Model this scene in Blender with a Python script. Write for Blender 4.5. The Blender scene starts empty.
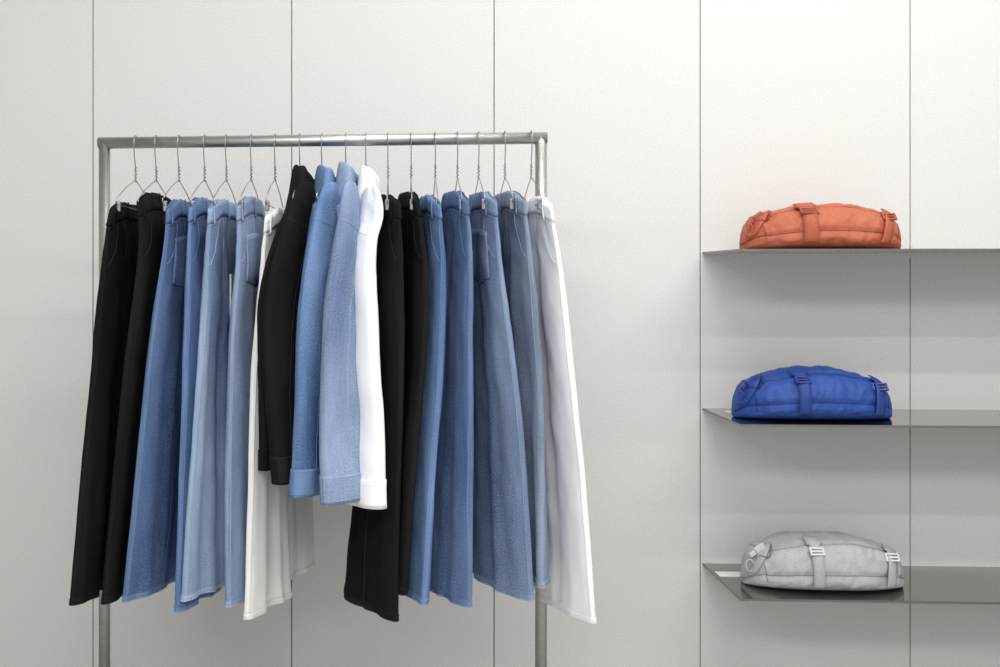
import bpy, math, random
import numpy as np
from mathutils import Vector, Matrix, noise
random.seed(7)
S=bpy.context.scene
# ---------------------------------------------------------------- camera model
F=1090.0; PX=346.0; PY=277.0
PHI=math.atan(F/(21780+PX)); D=3.2; EYE=1.30
sp,cp=math.sin(PHI),math.cos(PHI)
def WX(px,y):
    """world x of a sight line through photo column px at world depth y (wall is y=0)"""
    t=(px-PX)/F
    dx=-sp+cp*t; dy=cp+sp*t
    return dx/dy*(D+y)
def WZ(px,py,y):
    t=(px-PX)/F
    return EYE+((PY-py)/F)*(D+y)/(cp+sp*t)
def W(px,py,y): return Vector((WX(px,y),y,WZ(px,py,y)))
cam=bpy.data.cameras.new("camera"); co=bpy.data.objects.new("camera",cam)
S.collection.objects.link(co); S.camera=co
co.location=(0,-D,EYE); co.rotation_euler=(math.pi/2,0,PHI)
cam.sensor_width=36; cam.lens=F/1000*36
cam.shift_x=(500-PX)/1000; cam.shift_y=-(333.5-PY)/1000
cam.clip_start=.05
# ---------------------------------------------------------------- materials
def s2l(c):
    return tuple(((x/255)/12.92 if x/255<=.04045 else ((x/255+.055)/1.055)**2.4) for x in c)+(1,)
def newmat(name):
    m=bpy.data.materials.new(name); m.use_nodes=True
    nt=m.node_tree; return m,nt,nt.nodes["Principled BSDF"]
def N(nt,t,**k):
    n=nt.nodes.new(t)
    for a,b in k.items(): setattr(n,a,b)
    return n
def plain(name,c,rough=.5,metal=0,bump=0,scale=200,var=.0):
    m,nt,b=newmat(name)
    b.inputs["Roughness"].default_value=rough; b.inputs["Metallic"].default_value=metal
    tc=N(nt,"ShaderNodeTexCoord"); nz=N(nt,"ShaderNodeTexNoise"); nz.inputs["Scale"].default_value=scale
    nz.inputs["Detail"].default_value=4
    nt.links.new(tc.outputs["Object"],nz.inputs["Vector"])
    mr=N(nt,"ShaderNodeMapRange"); mr.inputs["From Min"].default_value=.3; mr.inputs["From Max"].default_value=.7
    mr.inputs["To Min"].default_value=1-var; mr.inputs["To Max"].default_value=1+var
    nt.links.new(nz.outputs["Fac"],mr.inputs["Value"])
    mx=N(nt,"ShaderNodeVectorMath",operation="SCALE"); mx.inputs[0].default_value=s2l(c)[:3]
    nt.links.new(mr.outputs[0],mx.inputs["Scale"]); nt.links.new(mx.outputs[0],b.inputs["Base Color"])
    if bump:
        bp=N(nt,"ShaderNodeBump"); bp.inputs["Strength"].default_value=bump; bp.inputs["Distance"].default_value=.001
        nt.links.new(nz.outputs["Fac"],bp.inputs["Height"]); nt.links.new(bp.outputs[0],b.inputs["Normal"])
    return m
def denim(name,dark,light,contrast=1.0,bump=.1,crease=.3):
    m,nt,b=newmat(name); L=nt.links
    b.inputs["Roughness"].default_value=.95
    b.inputs["Specular IOR Level"].default_value=.1
    uv=N(nt,"ShaderNodeUVMap")
    def ns(sx,sy,scale,det,rough=.5,dist=0):
        mp=N(nt,"ShaderNodeMapping"); mp.inputs["Scale"].default_value=(sx,sy,1); L.new(uv.outputs[0],mp.inputs["Vector"])
        n=N(nt,"ShaderNodeTexNoise"); n.inputs["Scale"].default_value=scale; n.inputs["Detail"].default_value=det
        n.inputs["Roughness"].default_value=rough; n.inputs["Distortion"].default_value=dist
        L.new(mp.outputs[0],n.inputs["Vector"]); return n.outputs["Fac"]
    def mad(x,k,add=None,c=0.0):
        a=N(nt,"ShaderNodeMath",operation="MULTIPLY_ADD")
        L.new(x,a.inputs[0]); a.inputs[1].default_value=k
        if add is not None: L.new(add,a.inputs[2])
        else: a.inputs[2].default_value=c
        return a.outputs[0]
    grain=ns(1.1,.6,470,2,.75)
    slub=ns(1,.08,210,2)
    fade=ns(1,.35,6,3)
    wv=N(nt,"ShaderNodeTexWave",bands_direction="DIAGONAL"); wv.inputs["Scale"].default_value=130
    wv.inputs["Distortion"].default_value=.6; wv.inputs["Detail Scale"].default_value=20
    L.new(uv.outputs[0],wv.inputs["Vector"])
    g=mad(grain,2.1*contrast,c=.5-1.05*contrast)
    c=mad(wv.outputs["Fac"],.15*contrast,g)
    d=mad(slub,.4*contrast,c)
    e=mad(fade,1.6,d)
    fin=N(nt,"ShaderNodeMath",operation="SUBTRACT"); fin.use_clamp=True
    L.new(e,fin.inputs[0]); fin.inputs[1].default_value=.8+.275*contrast
    mix=N(nt,"ShaderNodeMix",data_type="RGBA"); mix.inputs[6].default_value=s2l(dark); mix.inputs[7].default_value=s2l(light)
    L.new(fin.outputs[0],mix.inputs[0]); L.new(mix.outputs[2],b.inputs["Base Color"])
    bp=N(nt,"ShaderNodeBump"); bp.inputs["Strength"].default_value=bump; bp.inputs["Distance"].default_value=.0005
    L.new(c,bp.inputs["Height"])
    n3=ns(1,.4,20,1,.5,.3)
    bp2=N(nt,"ShaderNodeBump"); bp2.inputs["Strength"].default_value=crease; bp2.inputs["Distance"].default_value=.008
    L.new(n3,bp2.inputs["Height"]); L.new(bp.outputs[0],bp2.inputs["Normal"])
    L.new(bp2.outputs[0],b.inputs["Normal"])
    return m
def dset(n,dark,light,**k):
    mid=tuple(int(.75*a+.25*b) for a,b in zip(dark,light))
    lt=tuple(min(255,int(x+.10*(240-x))) for x in light)
    fr=tuple(int(x+.35*(235-x)) for x in light)
    return dict(main=denim(n,dark,light,**k),edge=denim(n+"_seam",mid,lt,**k),
                stitch=plain(n+"_stitch",tuple(int(.1*a+.9*b) for a,b in zip(dark,light)),.8,var=.2,scale=600),fray=plain(n+"_fray",fr,.9,var=.3,scale=500))
M_BLK=dict(main=denim("black_denim",(13,13,14),(40,39,39),bump=.1),edge=denim("black_denim_seam",(13,13,14),(44,43,43),bump=.1),stitch=plain("black_stitch",(40,39,38),.8),fray=plain("black_fray",(40,39,39),.9))
M_B1=dset("blue_denim",(44,66,106),(124,150,190))
M_B2=dset("bright_blue_denim",(50,80,126),(134,162,202))
M_L1=dset("light_blue_denim",(96,120,156),(180,198,222),contrast=.85)
M_L2=dset("pale_blue_denim",(88,108,144),(172,188,214),contrast=.95)
M_G=dset("faded_blue_denim",(72,92,126),(158,174,202),contrast=1.0)
M_G2=dset("greyish_blue_denim",(80,94,120),(162,174,196),contrast=1.0)
M_D=dset("mid_blue_denim",(46,66,104),(124,148,186))
M_WH=dict(main=denim("white_denim",(240,240,242),(253,253,253),contrast=.5,bump=.08,crease=.2),edge=denim("white_denim_seam",(232,232,234),(248,248,248),contrast=.5,bump=.1),stitch=plain("white_stitch",(222,222,222),.8),fray=plain("white_fray",(240,240,240),.9))
M_OW=dict(main=denim("offwhite_denim",(238,237,234),(249,248,245),contrast=.5,bump=.08,crease=.2),edge=denim("offwhite_denim_seam",(230,229,225),(244,243,238),contrast=.5,bump=.1),stitch=plain("offwhite_stitch",(220,218,213),.8),fray=plain("offwhite_fray",(236,235,230),.9))
def steel(name,c,rough,axis_scale,bump=.12):
    m,nt,b=newmat(name); b.inputs["Metallic"].default_value=1; b.inputs["Roughness"].default_value=rough
    tc=N(nt,"ShaderNodeTexCoord"); mp=N(nt,"ShaderNodeMapping"); mp.inputs["Scale"].default_value=axis_scale
    nz=N(nt,"ShaderNodeTexNoise"); nz.inputs["Scale"].default_value=30; nz.inputs["Detail"].default_value=5
    nt.links.new(tc.outputs["Object"],mp.inputs[0]); nt.links.new(mp.outputs[0],nz.inputs[0])
    mix=N(nt,"ShaderNodeMix",data_type="RGBA")
    mix.inputs[6].default_value=s2l(tuple(int(x*.86) for x in c)); mix.inputs[7].default_value=s2l(c)
    nt.links.new(nz.outputs["Fac"],mix.inputs[0]); nt.links.new(mix.outputs[2],b.inputs["Base Color"])
    bp=N(nt,"ShaderNodeBump"); bp.inputs["Strength"].default_value=bump; bp.inputs["Distance"].default_value=.001
    nt.links.new(nz.outputs["Fac"],bp.inputs["Height"]); nt.links.new(bp.outputs[0],b.inputs["Normal"])
    return m
M_STEEL=steel("brushed_steel",(210,207,203),.42,(1,6,6))
M_SHELF=steel("shelf_steel",(172,166,162),.11,(.6,9,1),.02)
M_LIP=steel("shelf_edge_steel",(150,147,144),.4,(1,4,4),.05)
M_WIRE=plain("hanger_wire",(165,165,165),.3,1)
M_BTN=plain("button_metal",(205,195,180),.4,1)
M_TAG=plain("paper_tag",(240,240,236),.7)
# ---------------------------------------------------------------- object helpers
def root(name,loc):
    e=bpy.data.objects.new(name,None); e.empty_display_size=.05; e.location=loc
    S.collection.objects.link(e); return e
def mk(name,vs,fs,mat,parent=None,uvs=None,smooth=True,solid=0):
    me=bpy.data.meshes.new(name)
    off=Vector(parent.location) if parent else Vector((0,0,0))
    me.from_pydata([tuple(Vector(v)-off) for v in vs],[],fs); me.update()
    if uvs is not None:
        ul=me.uv_layers.new(name="UVMap")
        for p in me.polygons:
            for li,k in zip(p.loop_indices,range(len(p.loop_indices))):
                ul.data[li].uv=uvs[p.index][k]
    if smooth: me.polygons.foreach_set("use_smooth",[True]*len(me.polygons))
    me.materials.append(mat)
    o=bpy.data.objects.new(name,me); S.collection.objects.link(o)
    if parent: o.parent=parent
    if solid:
        md=o.modifiers.new("solid","SOLIDIFY"); md.thickness=solid; md.offset=-1
    return o
def wire(name,pts,r,mat,parent=None,cyc=False,smooth=True):
    cu=bpy.data.curves.new(name,"CURVE"); cu.dimensions="3D"; cu.bevel_depth=r; cu.bevel_resolution=3
    s=cu.splines.new("POLY"); s.points.add(len(pts)-1)
    off=Vector(parent.location) if parent else Vector((0,0,0))
    for p,q in zip(s.points,pts): p.co=tuple(Vector(q)-off)+(1,)
    s.use_cyclic_u=cyc; s.use_smooth=True; cu.use_fill_caps=True
    cu.materials.append(mat)
    o=bpy.data.objects.new(name,cu); S.collection.objects.link(o)
    if parent: o.parent=parent
    return o
def box(name,c,size,mat,parent=None,bev=0,rot=None):
    x,y,z=[s/2 for s in size]
    vs=[Vector((a*x,b*y,d*z)) for a in(-1,1) for b in(-1,1) for d in(-1,1)]
    if rot is not None: vs=[rot@v for v in vs]
    vs=[v+Vector(c) for v in vs]
    fs=[(0,1,3,2),(4,6,7,5),(0,4,5,1),(2,3,7,6),(0,2,6,4),(1,5,7,3)]
    o=mk(name,vs,fs,mat,parent,smooth=False)
    if bev:
        md=o.modifiers.new("bevel","BEVEL"); md.width=bev; md.segments=3
    return o
# ---------------------------------------------------------------- room
m,nt,b=newmat("wall_panel_paint"); b.inputs["Roughness"].default_value=.5
tc=N(nt,"ShaderNodeTexCoord"); nz=N(nt,"ShaderNodeTexNoise"); nz.inputs["Scale"].default_value=260; nz.inputs["Detail"].default_value=3
nt.links.new(tc.outputs["Object"],nz.inputs[0])
mix=N(nt,"ShaderNodeMix",data_type="RGBA"); mix.inputs[6].default_value=s2l((194,193,190)); mix.inputs[7].default_value=s2l((240,239,236))
nt.links.new(nz.outputs["Fac"],mix.inputs[0]); nt.links.new(mix.outputs[2],b.inputs["Base Color"])
M_WALL=m
M_GAP=plain("panel_gap",(130,128,124),.8)
M_FLOOR=plain("polished_concrete",(165,163,159),.35,var=.08,scale=4)
M_CEIL=plain("ceiling_paint",(236,236,234),.8)
PW=.593; x0=WX(93,0); ZT=3.2
vs=[];fs=[];mi=[]
def addbox(a,b_):
    n=len(vs)
    for x in(a[0],b_[0]):
        for y in(a[1],b_[1]):
            for z in(a[2],b_[2]): vs.append((x,y,z))
    fs.extend([tuple(n+i for i in f) for f in[(0,1,3,2),(4,6,7,5),(0,4,5,1),(2,3,7,6),(0,2,6,4),(1,5,7,3)]])
g=.0016
for k in range(-5,9):
    addbox((x0+k*PW+g,0,0.0),(x0+(k+1)*PW-g,.02,ZT)); mi+=[0]*6
xa,xb=x0-5*PW,x0+9*PW
addbox((xa,.005,0),(xb,.06,ZT)); mi+=[1]*6
wb=mk("wall_back",vs,fs,M_WALL,smooth=False); wb.data.materials.append(M_GAP)
for p,i in zip(wb.data.polygons,mi): p.material_index=i
box("floor",((xa+xb)/2,-2.75,-.03),(xb-xa,5.7,.06),M_FLOOR)
box("ceiling",((xa+xb)/2,-2.75,ZT+.03),(xb-xa,5.7,.06),M_CEIL)
box("wall_left",(xa-.03,-2.75,ZT/2),(.06,5.7,ZT),M_WALL)
box("wall_right",(xb+.03,-2.75,ZT/2),(.06,5.7,ZT),M_WALL)
# ---------------------------------------------------------------- clothes rack
yl,yr=-.50,-.545; R=.0145
A=W(104.5,143,yl); B=W(541,138.5,yr); B.z=A.z
def bary(x): return yl+(yr-yl)*(x-A.x)/(B.x-A.x)
rk=root("clothes_rack",((A.x+B.x)/2,(yl+yr)/2,0))
def tube(name,p,q,r,mat,parent,n=32):
    p,q=Vector(p),Vector(q); d=(q-p).normalized()
    a=d.orthogonal().normalized(); c=d.cross(a)
    v=[];f=[]
    for e in(p,q):
        for i in range(n):
            t=2*math.pi*i/n; v.append(e+a*math.cos(t)*r+c*math.sin(t)*r)
    for i in range(n): f.append((i,(i+1)%n,n+(i+1)%n,n+i))
    f.append(tuple(range(n))[::-1]); f.append(tuple(range(n,2*n)))
    o=mk(name,v,f,mat,parent)
    o.data.polygons[-1].use_smooth=False;o.data.polygons[-2].use_smooth=False
    return o
dx=(B-A).normalized()
tube("top_rail",A-dx*R,B+dx*R,R,M_STEEL,rk)
for nm,P in(("left_post",A),("right_post",B)):
    tube(nm,(P.x,P.y,.03),(P.x,P.y,P.z+R*.2),R*.995,M_STEEL,rk)
    tube(nm+"_foot",(P.x,P.y-.26,.0145),(P.x,P.y+.26,.0145),R,M_STEEL,rk)
tube("base_rail",(A.x,A.y,.0145),(B.x,B.y,.0145),R,M_STEEL,rk)
# ---------------------------------------------------------------- hangers
def hanger(px,width=.19,drop=.155,clips=True,tilt=0.0):
    x=WX(px,-.52); y=bary(x); z=A.z
    h=root("wire_hanger",(x,y,z))
    pts=[]
    rr=R+.0032
    for t in np.linspace(-.5,math.pi*1.0,14):
        pts.append((x,y+rr*math.cos(t),z+rr*math.sin(t)))
    pts+= [(x,y-rr,z-.01),(x,y-rr*.8,z-.035),(x,y-.004,z-.055),(x,y,z-.1)]
    r=.0013
    wire("hook",pts,r,M_WIRE,h)
    tw=[(x+.0026*math.cos(t),y+.0026*math.sin(t),z-.062-.034*t/25) for t in np.linspace(0,25,60)]
    wire("twist",tw,r*.8,M_WIRE,h)
    ap=(x,y,z-.094)
    n=(x+tilt,y-width,z-drop); f=(x-tilt,y+width,z-drop)
    wire("frame",[ap,(x+tilt*.5,y-width*.5,z-.094-(drop-.094)*.42),n,(x+tilt,y-width+.004,z-drop-.012),(x-tilt,y+width-.004,z-drop-.012),f,(x-tilt*.5,y+width*.5,z-.094-(drop-.094)*.42)],r,M_WIRE,h,cyc=True)
    if clips:
        for nm,s in(("clip_front",-1),("clip_back",1)):
            q=(x-s*tilt*.9,y+s*(width-.03))
            box(nm,(q[0],q[1],z-drop-.015),(.010,.010,.026),M_WIRE,h,bev=.003)
    return h
# ---------------------------------------------------------------- cloth tubes
def hermite(xs,ys,x):
    xs=list(xs);ys=list(ys);n=len(xs)
    m=[0]*n
    for i in range(n):
        if i==0: m[i]=(ys[1]-ys[0])/(xs[1]-xs[0])
        elif i==n-1: m[i]=(ys[-1]-ys[-2])/(xs[-1]-xs[-2])
        else: m[i]=.5*((ys[i]-ys[i-1])/(xs[i]-xs[i-1])+(ys[i+1]-ys[i])/(xs[i+1]-xs[i]))
    i=0
    while i<n-2 and x>xs[i+1]: i+=1
    h=xs[i+1]-xs[i]; t=(x-xs[i])/h
    return ((2*t**3-3*t*t+1)*ys[i]+(t**3-2*t*t+t)*h*m[i]+(-2*t**3+3*t*t)*ys[i+1]+(t**3-t*t)*h*m[i+1])
def spow(v,p): return math.copysign(abs(v)**p,v)
class Cloth:
    """closed fabric tube. L,R: functions v->(x,y) of the two flat edges, Z: v->z"""
    def __init__(s,L,Rr,Z,th,seed,fold=.010,k=1.2,wr=.006,slope=0,round_top=0,thtop=.35,tilt=0,e=.0012,groove=None):
        s.L,s.R,s.Z,s.th,s.seed,s.fold,s.k,s.wr,s.slope,s.rt,s.tt=L,Rr,Z,th,seed,fold,k,wr,slope,round_top,thtop
        s.len=Z(0)-Z(1); s.tilt=tilt; s.e=e; s.gr=groove
    def p(s,u,v,off=0):
        vv=min(max(v,0),1)
        l=Vector(s.L(vv)+(0,)); r=Vector(s.R(vv)+(0,))
        d=r-l; w=d.length; d/=w; n=Vector((d.y,-d.x,0))
        a=2*math.pi*u
        al=-spow(math.cos(a),.85); nn=spow(math.sin(a),.75)
        th=s.th*(s.tt+(1-s.tt)*min(1,vv*3.5)**.7)
        hw=w/2
        if s.rt:
            q=min(1,vv/s.rt); hw*=.30+.70*math.sqrt(max(0,1-(1-q)**2)); th*=.4+.6*math.sqrt(max(0,1-(1-q)**2))
        ss=(al+1)/2
        z=s.Z(0)+(v)*(s.Z(1)-s.Z(0))
        f=s.fold*(.15+.85*vv**1.1)*math.sin(2*math.pi*(s.k*ss+s.seed*.37+.25*vv))
        f+=.45*s.fold*vv*math.sin(2*math.pi*(2.7*s.k*ss+s.seed*.71-.4*vv))
        dm=z+ .6*ss*w
        f+=s.wr*(noise.noise(Vector((ss*w*9,dm*6,s.seed*3.1)))*1.1+.5*noise.noise(Vector((ss*w*26,dm*16,s.seed*5.7+nn*.3))))
        # sharper drag creases near the top of the garment
        f+=s.wr*.8*max(0,1-vv*2.2)*(1-2*abs(noise.noise(Vector((ss*w*16+z*9,z*14,s.seed*1.9)))))
        if s.gr is not None:
            # the seam where the panels of the leg meet pulls the cloth into a soft valley with a ridge beside it
            gx=s.gr+(.5-s.gr)*.25*math.sin(vv*2.2+s.seed)
            q=(ss-gx)/.055
            f+=nn*(-.0055*math.exp(-q*q)+.003*math.exp(-(q-1.8)**2))*min(1,vv*5)
        f*=1-.8*al*al
        e=s.e*noise.noise(Vector((z*5,al*.5,s.seed)))*min(1,vv*3)
        c=(l+r)/2
        P=c+d*(al*(hw+off)+e)+n*(nn*(th/2+off)+f)
        P.z=z-(s.slope*abs(al)**1.3+s.tilt*al)*(1-vv)**6
        return P
    def build(s,name,mat,parent,nu=64,nv=90,cap=True):
        vs=[];fs=[];uv=[]
        for j in range(nv+1):
            for i in range(nu): vs.append(s.p(i/nu,j/nv))
        W0=max((Vector(s.R(1))-Vector(s.L(1))).length,(Vector(s.R(.3))-Vector(s.L(.3))).length)*2
        for j in range(nv):
            for i in range(nu):
                a,b_=j*nu+i,j*nu+(i+1)%nu
                fs.append((a,a+nu,b_+nu,b_))
                U0,U1=i/nu*W0+s.seed,(i+1)/nu*W0+s.seed; V0,V1=-j/nv*s.len,-(j+1)/nv*s.len
                uv.append([(U0,V0),(U0,V1),(U1,V1),(U1,V0)])
        if cap:
            for i in range(nu//2-1):
                if i==0: fs.append((0,1,nu-1)); uv.append([(0,0)]*3)
                a,b_,c,d=i+1,i+2,nu-i-2,nu-i-1
                if b_<c: fs.append((a,b_,c,d)); uv.append([(0,0),(0,.01),(.01,.01),(.01,0)])
                elif b_==c: fs.append((a,b_,d)); uv.append([(0,0)]*3)
        return mk(name,vs,fs,mat,parent,uv,solid=.0018)
    def patch(s,name,u0,u1,v0,v1,off,mat,parent,nu=8,nv=8,taper=0,solid=.0022):
        """v0,v1 in metres below the top edge"""
        vs=[];fs=[];uv=[]
        for j in range(nv+1):
            for i in range(nu+1):
                u=u0+(u1-u0)*i/nu; v=(v0+(v1-v0)*j/nv)
                if taper and j==nv: v+=taper*(1-abs(2*i/nu-1))
                vs.append(s.p(u,v/s.len,off))
        W0=.4
        for j in range(nv):
            for i in range(nu):
                a=j*(nu+1)+i; fs.append((a,a+nu+1,a+nu+2,a+1))
                uv.append([(W0*(u0+(u1-u0)*x/nu)+.3+s.seed,-(v0+(v1-v0)*y/nv)) for x,y in((i,j),(i,j+1),(i+1,j+1),(i+1,j))])
        return mk(name,vs,fs,mat,parent,uv,solid=solid)
    def line(s,name,u0,u1,v0,v1,mat,parent,r=.0005,n=40,off=.0022):
        return wire(name,[s.p(u0+(u1-u0)*t,(v0+(v1-v0)*t)/s.len,off) for t in np.linspace(0,1,n)],r,mat,parent)
def edges(rows,yL,yR,near):
    """rows (py,xl,xr). returns L,R,Z functions; z measured at the near edge"""
    pys=[r[0] for r in rows]
    def yy(a,v): return a[0]+(a[1]-a[0])*v if isinstance(a,tuple) else a
    def zat(i,v):
        y=yy(yL,v) if near=="L" else yy(yR,v)
        px=rows[i][1] if near=="L" else rows[i][2]
        return WZ(px,rows[i][0],y)
    z0,z1=zat(0,0),zat(-1,1)
    vs=[(p-pys[0])/(pys[-1]-pys[0]) for p in pys]
    def L(v):
        y=yy(yL,v); return (WX(hermite(vs,[r[1] for r in rows],v),y),y)
    def Rr(v):
        y=yy(yR,v); return (WX(hermite(vs,[r[2] for r in rows],v),y),y)
    return L,Rr,(lambda v: z0+(z1-z0)*v)
seed=[1]
def jeans(name,rows,near,mats,far=None,th=.034,fold=.010,k=1.1,hook=None,pocket=False,yo=0,slope=.016,tilt=.015):
    seed[0]+=1; sd=seed[0]
    xb=WX(hook,-.52); yb=bary(xb)+yo
    nr=(yb-.19,yb-.215); fr=(yb+.0,yb-.02)
    if near=="L": L,Rr,Z=edges(rows,nr,fr,"L"); NF,FF=L,Rr
    else: L,Rr,Z=edges(rows,fr,nr,"R"); NF,FF=Rr,L
    sg=-1 if near=="L" else 1
    x,y=FF(0); g=root(name,(x,y,Z(0)))
    s_in=.60 if near=="L" else .42
    c=Cloth(L,Rr,Z,th,sd,fold,k,slope=slope,tilt=sg*tilt,groove=s_in)
    c.build("front_leg",mats["main"],g)
    Z2=Z
    if far is None:
        kx=.18 if near=="L" else .0
        def A_(v):
            x,y=FF(v); return (x+(.008 if near=="R" else 0)*v,y-.03+.035*v)
        def B_(v):
            x,y=FF(v)
            return (x+(FF(v)[0]-NF(v)[0])*kx*v+(.012*v if near=="R" else 0), y+.19)
    else:
        Z2=lambda v:Z(v)+.022*v
        f2=[(r[0],r[1],r[2]) for r in far]
        vs_=[i/(len(f2)-1) for i in range(len(f2))]
        def A_(v):
            y=yb-.01+.03*v; return (WX(hermite(vs_,[r[1] for r in f2],v),y),y)
        def B_(v):
            y=yb+.19; return (WX(hermite(vs_,[r[2] for r in f2],v),y),y)
    c2=Cloth(A_,B_,Z2,th*1.0,sd+.5,fold*.7,k,slope=slope,tilt=tilt) if (near=="L" or far) else Cloth(B_,A_,Z,th,sd+.5,fold*.7,k,slope=slope,tilt=-tilt)
    c2.build("back_leg",mats["main"],g,nu=40,nv=60)
    for cc,t in((c,"front"),(c2,"back")):
        cc.patch(t+"_waistband",0,1,-.002,.038,.0026,mats["main"],g,nu=48,nv=4)
        cc.patch(t+"_hem",0,1,cc.len-.012,cc.len+.0015,.0012,mats["edge"],g,nu=64,nv=3)
        wire(t+"_hem_fray",[cc.p(u,1+.0012*math.sin(u*190),.0006) for u in np.linspace(0,1,140)],.0009,mats["fray"],g)
    for i,u in enumerate((.10,.33)):
        c.patch("belt_loop_%d"%(i+1),u,u+.022,-.004,.046,.006,mats["main"],g,nu=2,nv=6)
    c.line("waistband_stitch",0.01,.5,.043,.043,mats["stitch"],g)
    su=.05 if near=="L" else .45
    c.patch("outseam",su-.008,su+.008,.04,c.len-.002,.0010,mats["edge"],g,nu=2,nv=90,solid=.0008)
    # inseam running in the valley between the leg panels
    pts=[]
    for v in np.linspace(.05,.995,90):
        gx=s_in+(.5-s_in)*.25*math.sin(v*2.2+sd)
        al=2*gx-1; u=math.acos(-spow(al,1/.85))/(2*math.pi)
        pts.append(c.p(u,v,.0004))
    wire("inseam",pts,.0008,mats["stitch"],g)
    c.line("hem_stitch",0,.5,c.len-.015,c.len-.015,mats["stitch"],g,r=.0004)
    sgn=1 if near=="L" else -1
    pts=[c.p(su+sgn*(.02+.13*math.cos(t)*.9),(.045+.10*math.sin(t))/c.len,.0012) for t in np.linspace(0,math.pi/2,16)]
    wire("pocket_opening",pts,.0007,mats["stitch"],g)
    if pocket:
        a,b_=(.16,.37) if near=="L" else (.14,.35)
        c.patch("back_pocket",a,b_,.085,.195,.0035,mats["main"],g,nu=10,nv=8,taper=.018)
        c.line("pocket_stitch_top",a+.005,b_-.005,.095,.095,mats["stitch"],g,r=.0004,off=.0056)
        c.line("pocket_edge_left",a+.004,a+.004,.085,.195,mats["stitch"],g,r=.0004,off=.0045)
        c.line("pocket_edge_right",b_-.004,b_-.004,.085,.195,mats["stitch"],g,r=.0004,off=.0045)
    hanger(hook)
    return g,c
def jacket(name,sleeve,body,near,mats,hook,collar,hem_band=True,cuff=True,yo=-.03,btn=False,sth=.05,lean=1):
    seed[0]+=1; sd=seed[0]
    xb=WX(hook,-.52); yb=bary(xb)
    g=root(name,(xb,yb,A.z-.12))
    L,Rr,Z=edges(sleeve,*(((yb-.245+yo,yb-.27+yo),(yb-.13+yo,yb-.16+yo)) if near=="L" else ((yb-.13+yo,yb-.16+yo),(yb-.245+yo,yb-.27+yo))),near)
    c=Cloth(L,Rr,Z,sth,sd,.003,.9,.0075,round_top=.22,e=.001)
    c.build("front_sleeve",mats["main"],g,nv=110)
    if cuff:
        c.patch("cuff",0,1,c.len-.060,c.len+.002,.0022,mats["main"],g,nu=48,nv=6)
        c.line("cuff_stitch_top",0,.5,c.len-.057,c.len-.057,mats["stitch"],g,off=.0048)
        c.line("cuff_stitch_bottom",0,.5,c.len-.006,c.len-.006,mats["stitch"],g,off=.0048)
        if btn:
            P=c.p(.25,(c.len-.03)/c.len,.006); n=Vector((0.25,-1,0)).normalized()
            tube("cuff_button",P-n*.004,P+n*.005,.0085,M_BTN,g,n=20)
    c.line("sleeve_seam",.28,.2,.06,c.len-.06,mats["stitch"],g,r=.0006,n=70,off=.0005)
    c.line("armhole_seam",0.02,.48,.085,.12,mats["stitch"],g,r=.0007,n=40,off=.0005)
    if near=="L": L,Rr,Z=edges(body,(yb-.20,yb-.20),(yb+.2,yb+.2),"L")
    else: L,Rr,Z=edges(body,(yb+.2,yb+.2),(yb-.20,yb-.20),"R")
    zt=A.z-.105
    z0=zt; z1=Z(1)
    b2=Cloth(L,Rr,lambda v:z0+(z1-z0)*v,.055,sd+.3,.008,1.3,.005,slope=.07,thtop=.8)
    b2.build("body",mats["main"],g,nu=72)
    if hem_band:
        b2.patch("hem_band",0,1,b2.len-.045,b2.len+.002,.003,mats["main"],g,nu=64,nv=4)
        b2.line("hem_band_stitch",0,.5,b2.len-.047,b2.len-.047,mats["stitch"],g)
    for i,u in enumerate((.18,.27)):
        b2.line("panel_seam_%d"%(i+1),u,u+.03,.1,b2.len-.045,mats["edge"],g,r=.001,n=60,off=.0008)
    x,y=(Rr if near=="L" else L)(.2)
    zt2=zt-.06; zl=c.Z(1)
    b3=Cloth(lambda v:(x-.03,y+.02),lambda v:(x+.03,y+.075),lambda v:zt2+(zl-zt2)*v,.05,sd+.7,.006,1,.006,round_top=.15)
    b3.build("back_sleeve",mats["main"],g,nu=32,nv=50)
    # collar: inner stand and a long outer leaf that falls over the shoulders
    px,py0,py1,wpx=collar
    cy=yb-.05; cx=WX(px,cy)
    zb=WZ(px,py1,cy); ztp=WZ(px,py0,cy); hw=wpx/2/(F/(D+yb)); H=ztp-zb
    vs=[];fs=[];uv=[]
    nu=48; prof=[(.55,.25),(.60,.6),(.66,.88),(.76,.98),(.88,.99),(.97,.88),(1.04,.66),(1.10,.4),(1.16,.12),(1.18,-.02)]
    for k,(rs,h) in enumerate(prof):
        for i in range(nu):
            t=2*math.pi*i/nu
            X=math.sin(t)*lean; Y=math.cos(t)
            hh=h*(1-.26*(X*.5+.5)**2)-.26*max(0,-Y)**2*(k>5)*(k-5)/4 -.2*max(0,X)**3
            wob=.003*math.sin(3*t+sd)+.002*math.sin(5*t+2*sd)
            vs.append((cx+hw*rs*math.sin(t)+wob+lean*.006*h, cy+.085*rs*Y, zb+H*hh+.003*math.sin(4*t+sd)))
    for j in range(len(prof)-1):
        for i in range(nu):
            a=j*nu+i;b_=j*nu+(i+1)%nu
            fs.append((a,b_,b_+nu,a+nu)); uv.append([(i*.01,j*.01),((i+1)*.01,j*.01),((i+1)*.01,(j+1)*.01),(i*.01,(j+1)*.01)])
    o=mk("collar",vs,fs,mats["main"],g,uv,solid=.002)
    ss=o.modifiers.new("sub","SUBSURF"); ss.levels=1; ss.render_levels=2
    wire("collar_edge",[Vector(vs[-nu+i]) for i in range(nu)],.0014,mats["edge"],g,cyc=True)
    wire("collar_stitch",[Vector(vs[-nu*2+i])+Vector((.0,-.001,0)) for i in range(nu)],.0006,mats["stitch"],g,cyc=True)
    hanger(hook,clips=False,width=.18,drop=.15)
    return g,c
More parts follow.
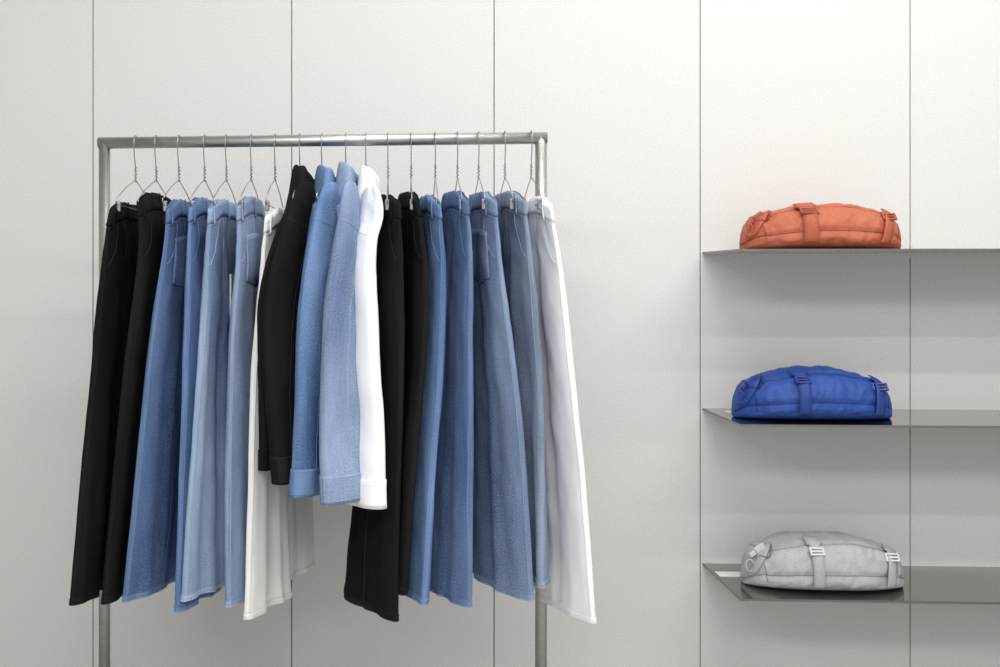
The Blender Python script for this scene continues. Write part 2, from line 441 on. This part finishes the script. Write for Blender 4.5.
# left group: near edge to the left
jeans("black_jeans",[(200,110,128),(240,105,130),(380,92,125),(500,80,118),(605,71,112)],"L",M_BLK,hook=134)
jeans("black_jeans",[(190,138,158),(240,139,168),(380,124,160),(500,112,150),(604,103,140)],"L",M_BLK,hook=155,fold=.005)
jeans("blue_jeans",[(197,167,184),(240,164,190),(350,150,188),(480,137,182),(602,125,176)],"L",M_B1,hook=178,pocket=True)
jeans("blue_jeans",[(195,190,205),(240,188,208),(350,186,210),(480,180,215),(612,175,218)],"L",M_B2,hook=204)
jeans("light_blue_jeans",[(197,209,226),(270,205,226),(350,200,226),(480,190,230),(601,183,230)],"L",M_L1,hook=226,yo=-.02)
jeans("light_blue_jeans",[(194,238,254),(260,237,257),(350,231,258),(480,229,256),(607,229,255)],"L",M_L2,hook=251,pocket=True)
jeans("white_jeans",[(206,266,282),(260,262,285),(400,252,282),(500,249,283),(619,244,289)],"L",M_OW,hook=275,
      far=[(206,280,296),(300,284,300),(400,282,304),(500,282,309),(619,283,311)])
# jackets
jacket("black_denim_jacket",[(180,295,318),(220,286,314),(310,265,303),(400,268,304),(484,277,304)],
       [(200,294,312),(310,262,308),(400,262,308),(470,263,309)],"L",M_BLK,300,(303,166,200,23),yo=-.0,btn=True)
jacket("blue_denim_jacket",[(180,319,343),(230,312,341),(310,301,336),(400,298,332),(497,293,325)],
       [(200,316,336),(310,304,330),(400,302,330),(488,298,330)],"L",M_B2,322,(327,167,200,22),yo=-.01)
jacket("light_blue_denim_jacket",[(180,340,361),(240,337,356),(300,329,356),(400,322,363),(504,323,370)],
       [(200,338,356),(310,336,352),(400,336,352),(470,338,352)],"L",M_L2,346,(347,164,198,20),yo=-.04)
jacket("white_denim_jacket",[(184,359,384),(215,354,384),(240,352,375),(300,350,373),(430,352,380),(508,338,384)],
       [(200,352,376),(310,345,370),(400,338,376),(505,332,380)],"R",M_WH,366,(368,168,204,23),yo=-.0)
# right group: near edge to the right
jeans("black_jeans",[(192,378,399),(250,374,402),(400,373,401),(510,358,398),(621,346,397)],"R",M_BLK,hook=388,fold=.006)
jeans("black_jeans",[(189,403,418),(280,402,427),(400,400,420),(500,398,411),(595,396,404)],"R",M_BLK,hook=411,fold=.006)
jeans("blue_jeans",[(192,424,440),(260,421,444),(350,418,442),(480,407,433),(605,401,424)],"R",M_B2,hook=435,fold=.005)
jeans("blue_jeans",[(188,448,468),(240,446,471),(350,442,471),(480,430,472),(607,418,471)],"R",M_D,hook=457,fold=.007)
jeans("faded_blue_jeans",[(189,475,496),(240,472,499),(400,475,518),(500,475,527),(601,475,532)],"R",M_G,hook=478,pocket=True,fold=.007)
jeans("faded_blue_jeans",[(188,503,524),(240,503,529),(400,512,541),(500,516,542),(588,520,543)],"R",M_G2,hook=504)
jeans("white_jeans",[(194,531,551),(240,530,558),(400,536,576),(500,539,586),(623,541,595)],"R",M_WH,hook=530,fold=.005)
tg=root("price_tag",W(232,295,-.60))
box("tag_card",W(232,295,-.60),(.004,.05,.10),M_TAG,tg)
# ---------------------------------------------------------------- shelves
sh=[WZ(703,252,0),WZ(703,408,0),WZ(703,563,0)]
xs=WX(703,0); XE=xb
for z in sh:
    e=root("wall_shelf",(xs,0,z))
    box("shelf_plate",((xs+XE)/2,-.1755,z-.0015),(XE-xs,.347,.003),M_SHELF,e)
    box("front_lip",((xs+XE)/2,-.3492,z-.003),(XE-xs,.0016,.006),M_LIP,e)
    box("side_lip",(xs-.0008,-.175,z-.003),(.0016,.349,.006),M_LIP,e)
    box("rear_flange",((xs+XE)/2,-.0012,z-.008),(XE-xs,.0022,.016),M_WALL,e)
# ---------------------------------------------------------------- bags
def fabric(name,c,d):
    m,nt,b=newmat(name); L=nt.links
    b.inputs["Roughness"].default_value=.6; b.inputs["Specular IOR Level"].default_value=.4
    tc=N(nt,"ShaderNodeTexCoord")
    fine=N(nt,"ShaderNodeTexNoise"); fine.inputs["Scale"].default_value=420; fine.inputs["Detail"].default_value=2
    nz=N(nt,"ShaderNodeTexNoise"); nz.inputs["Scale"].default_value=24; nz.inputs["Detail"].default_value=2; nz.inputs["Distortion"].default_value=.8
    L.new(tc.outputs["Object"],fine.inputs[0]); L.new(tc.outputs["Object"],nz.inputs[0])
    mr=N(nt,"ShaderNodeMapRange"); mr.inputs["From Min"].default_value=.25; mr.inputs["From Max"].default_value=.75; L.new(fine.outputs["Fac"],mr.inputs[0])
    mix=N(nt,"ShaderNodeMix",data_type="RGBA"); mix.inputs[6].default_value=s2l(c); mix.inputs[7].default_value=s2l(d)
    L.new(mr.outputs[0],mix.inputs[0]); L.new(mix.outputs[2],b.inputs["Base Color"])
    bp=N(nt,"ShaderNodeBump"); bp.inputs["Strength"].default_value=.2; bp.inputs["Distance"].default_value=.005
    L.new(nz.outputs["Fac"],bp.inputs["Height"]); L.new(bp.outputs[0],b.inputs["Normal"])
    return m
class Bag:
    def __init__(s,c,z,half,H,dep,prof,seed,cols):
        s.c,s.z,s.half,s.H,s.dep,s.prof,s.seed=c,z,half,H,dep,prof,seed
        s.body=fabric("bag_fabric_%d"%seed,*cols[:2]); s.trim=fabric("bag_webbing_%d"%seed,*cols[2:4])
        s.plast=plain("bag_buckle_%d"%seed,cols[4],.35); s.dk=plain("bag_piping_%d"%seed,cols[5],.7)
        s.g=root("sling_bag",(c[0],c[1],z))
    def p(s,t,a,off=0,smooth=False):
        tt=max(-1,min(1,t))
        h=s.H*hermite([q[0] for q in s.prof],[q[1] for q in s.prof],tt)
        d=s.dep*max(0,1-abs(tt)**3.2)**.5*(.82+.18*math.cos(tt*1.5))+.004
        ca,sa=math.cos(a),math.sin(a)
        y=d*spow(ca,.72)
        z=h*(.36+.64*spow(sa,.9)) if sa>=0 else h*.36*(1-abs(sa)**.55)
        nz=noise.noise(Vector((t*4,a*1.2,s.seed*2.3)))*.006+(0 if smooth else noise.noise(Vector((t*13,a*3.2,s.seed*4.1)))*.0018)
        if not smooth:
            nz+=.003*(.4-abs(noise.noise(Vector((t*7+a*1.6,a*2.0-t*2,s.seed*7.7))))*2.0)
            for sa_ in (math.pi*.67,math.pi*.99):
                nz-=.0045*math.exp(-((a-sa_)/.06)**2)
        k=min(1,z/.02)
        w=(off+nz*k*min(1,(1-abs(tt))*8))
        x=t*s.half
        return Vector((s.c[0]+x, s.c[1]+y+w*ca, max(s.z+.0008,s.z+z+w*max(sa,-.1))))
    def body_mesh(s):
        nt_,na=160,110; vs=[];fs=[]
        for j in range(nt_+1):
            t=-1+2*j/nt_; t=math.sin(t*math.pi/2)
            for i in range(na): vs.append(s.p(t,2*math.pi*i/na))
        for j in range(nt_):
            for i in range(na):
                a=j*na+i;b_=j*na+(i+1)%na; fs.append((a,b_,b_+na,a+na))
        fs.append(tuple(range(na))[::-1]); fs.append(tuple(range(nt_*na,(nt_+1)*na)))
        mk("shell",vs,fs,s.body,s.g)
    def band(s,name,t0,a0,t1,a1,w,off,mat,n=30,along=False,sol=.002):
        vs=[];fs=[]
        for j in range(n+1):
            q=j/n; t=t0+(t1-t0)*q; a=a0+(a1-a0)*q
            for e in(-1,-.33,.33,1):
                if along: P=s.p(t,a+e*w/2/.09,off)
                else: P=s.p(t+e*w/2/s.half,a,off,smooth=True)
                vs.append(P)
        for j in range(n):
            for i in range(3):
                k=j*4+i; fs.append((k,k+1,k+5,k+4))
        return mk(name,vs,fs,mat,s.g,solid=sol)
    def buckle(s,name,t,a,w=.036,h=.03,off=.011):
        """ladder-lock: two rails, three bars, laid on the strap"""
        P=s.p(t,a,off,smooth=True)
        U=(s.p(t,a-.2,off,smooth=True)-s.p(t,a+.2,off,smooth=True)).normalized()
        T=Vector((1,0,0)); T=(T-U*T.dot(U)).normalized(); Nn=T.cross(U)
        if Nn.y>0: Nn=-Nn
        Rm=Matrix((T,Nn,U)).transposed()
        def bx(nm,dx,dz,sx,sz,sy=.006): box(nm,P+Rm@Vector((dx,0,dz)),(sx,sy,sz),s.plast,s.g,bev=.0012,rot=Rm)
        bx(name+"_rail_l",-w/2,0,.005,h+.005); bx(name+"_rail_r",w/2,0,.005,h+.005)
        for i,f in enumerate((-.5,0,.5)): bx(name+"_bar_%d"%i,0,f*h,w,.005)
    def stitch(s,name,pts,r=.0011,mat=None):
        wire(name,[s.p(t,a,.0008) for t,a in pts],r,mat or s.trim,s.g)
prof=[(-1,.22),(-.94,.55),(-.7,.80),(-.38,.95),(0,1.0),(.32,.97),(.62,.86),(.87,.66),(.97,.42),(1,.2)]
def bag(xl,xr,ytop,ybase_z,seed,cols,straps,cyp=-.20,dep=.115):
    xc=(WX(xl,cyp)+WX(xr,cyp))/2; half=(WX(xr,cyp)-WX(xl,cyp))/2
    z=ybase_z+.0003
    H=WZ((xl+xr)/2,ytop,cyp)-z-.003
    b=Bag((xc,cyp),z,half,H,dep,prof,seed,cols); b.body_mesh()
    pi=math.pi
    b.band("zip_tape",-.86,pi*.66,.8,pi*.68,.009,.0012,b.trim,n=60,along=True,sol=.001)
    b.stitch("zip_coil",[(t,pi*.67) for t in np.linspace(-.85,.8,60)],.0012,b.dk)
    b.stitch("lower_seam",[(t,pi*.99) for t in np.linspace(-.95,.95,60)],.0010,b.dk)
    b.stitch("end_seam_left",[(-.80-.05*math.sin(a),a) for a in np.linspace(pi*.35,pi*1.05,30)],.0009,b.dk)
    b.stitch("end_seam_right",[(.86+.05*math.sin(a),a) for a in np.linspace(pi*.35,pi*1.05,30)],.0009,b.dk)
    for i,(t,tl,w) in enumerate(straps):
        b.band("strap_%d"%i,t,pi*.68,t+tl,pi*1.10,w,.0055,b.trim,n=36,sol=.003)
        b.band("strap_anchor_%d"%i,t-tl*.1,pi*.60,t+tl*.1,pi*.70,w*1.35,.0065,b.trim,n=8,sol=.003)
        b.buckle("buckle_%d"%i,t+tl*.3,pi*.78,w=w*1.15,h=.018,off=.0095)
    b.band("end_web",-.74,pi*.55,-.96,pi*.95,.026,.005,b.trim,n=20)
    e=b.p(-.84,pi*.64,.008)
    box("end_buckle",e,(.030,.012,.018),b.plast,b.g,bev=.004,rot=Matrix.Rotation(-.6,3,'Y'))
    box("end_buckle_tongue",e+Vector((-.02,-.004,-.014)),(.018,.008,.013),b.plast,b.g,bev=.003,rot=Matrix.Rotation(-.6,3,'Y'))
    e=b.p(-.93,pi*.85,.003)
    pts=[]
    for q in np.linspace(0,1,24):
        an=q*2*pi
        pts.append(e+Vector((-(.0+.010*(1-math.cos(an))),-.003-.003*math.sin(an*2),.016*math.sin(an)+.004)))
    wire("cord_loop",pts,.0026,b.trim,b.g)
    pts=[b.p(-.70-.2*q,pi*(.60+.25*q)+.25*math.sin(q*5),.006,smooth=True) for q in np.linspace(0,1,20)]
    wire("cord_pull",pts,.0022,b.dk,b.g)
    return b
bag(741,898,203,sh[0],1,((164,82,56),(196,112,82),(156,74,50),(188,102,74),(156,76,54),(124,56,40)),[(-.31,0.0,.036),(.76,-.14,.026)])
bag(733,889,366,sh[1],2,((26,54,122),(44,84,168),(22,48,112),(38,74,152),(26,54,126),(14,32,80)),[(-.28,.0,.030),(.74,-.06,.030)])
bag(742,901,532,sh[2],3,((156,156,156),(184,184,184),(154,154,154),(180,180,180),(200,200,200),(116,116,116)),[(-.24,.0,.028),(.74,-.06,.026)])
for i,(px,y) in enumerate(((739,-.10),(730,-.12))):
    P=Vector((WX(px,y),y,sh[1+i]+.001))
    box("price_card",P,(.07,.05,.0012),M_TAG)
# ---------------------------------------------------------------- lights
def area(name,loc,sx,sy,e,rot=(0,0,0),col=(1,1,1)):
    l=bpy.data.lights.new(name,"AREA"); l.shape="RECTANGLE"; l.size=sx; l.size_y=sy; l.energy=e; l.color=col
    o=bpy.data.objects.new(name,l); o.location=loc; o.rotation_euler=rot; S.collection.objects.link(o)
for i,(y,e) in enumerate(((-.9,17),(-1.5,24),(-2.2,25),(-3.0,25))):
    area("ceiling_light_%d"%(i+1),(1.45,y,ZT-.03),3.0,.07,e,col=(1,.995,.985))
area("ceiling_light_5",(-.9,-4.3,ZT-.1),3.5,.6,92,rot=(math.radians(42),0,math.radians(-12)))  # added fill from the front left, brightens the left-facing sides of the white jeans
w=bpy.data.worlds.new("world"); S.world=w; w.use_nodes=True
w.node_tree.nodes["Background"].inputs[0].default_value=(.97,.98,1,1)
w.node_tree.nodes["Background"].inputs[1].default_value=.84
S.view_settings.view_transform="Standard"
S.view_settings.look="None"
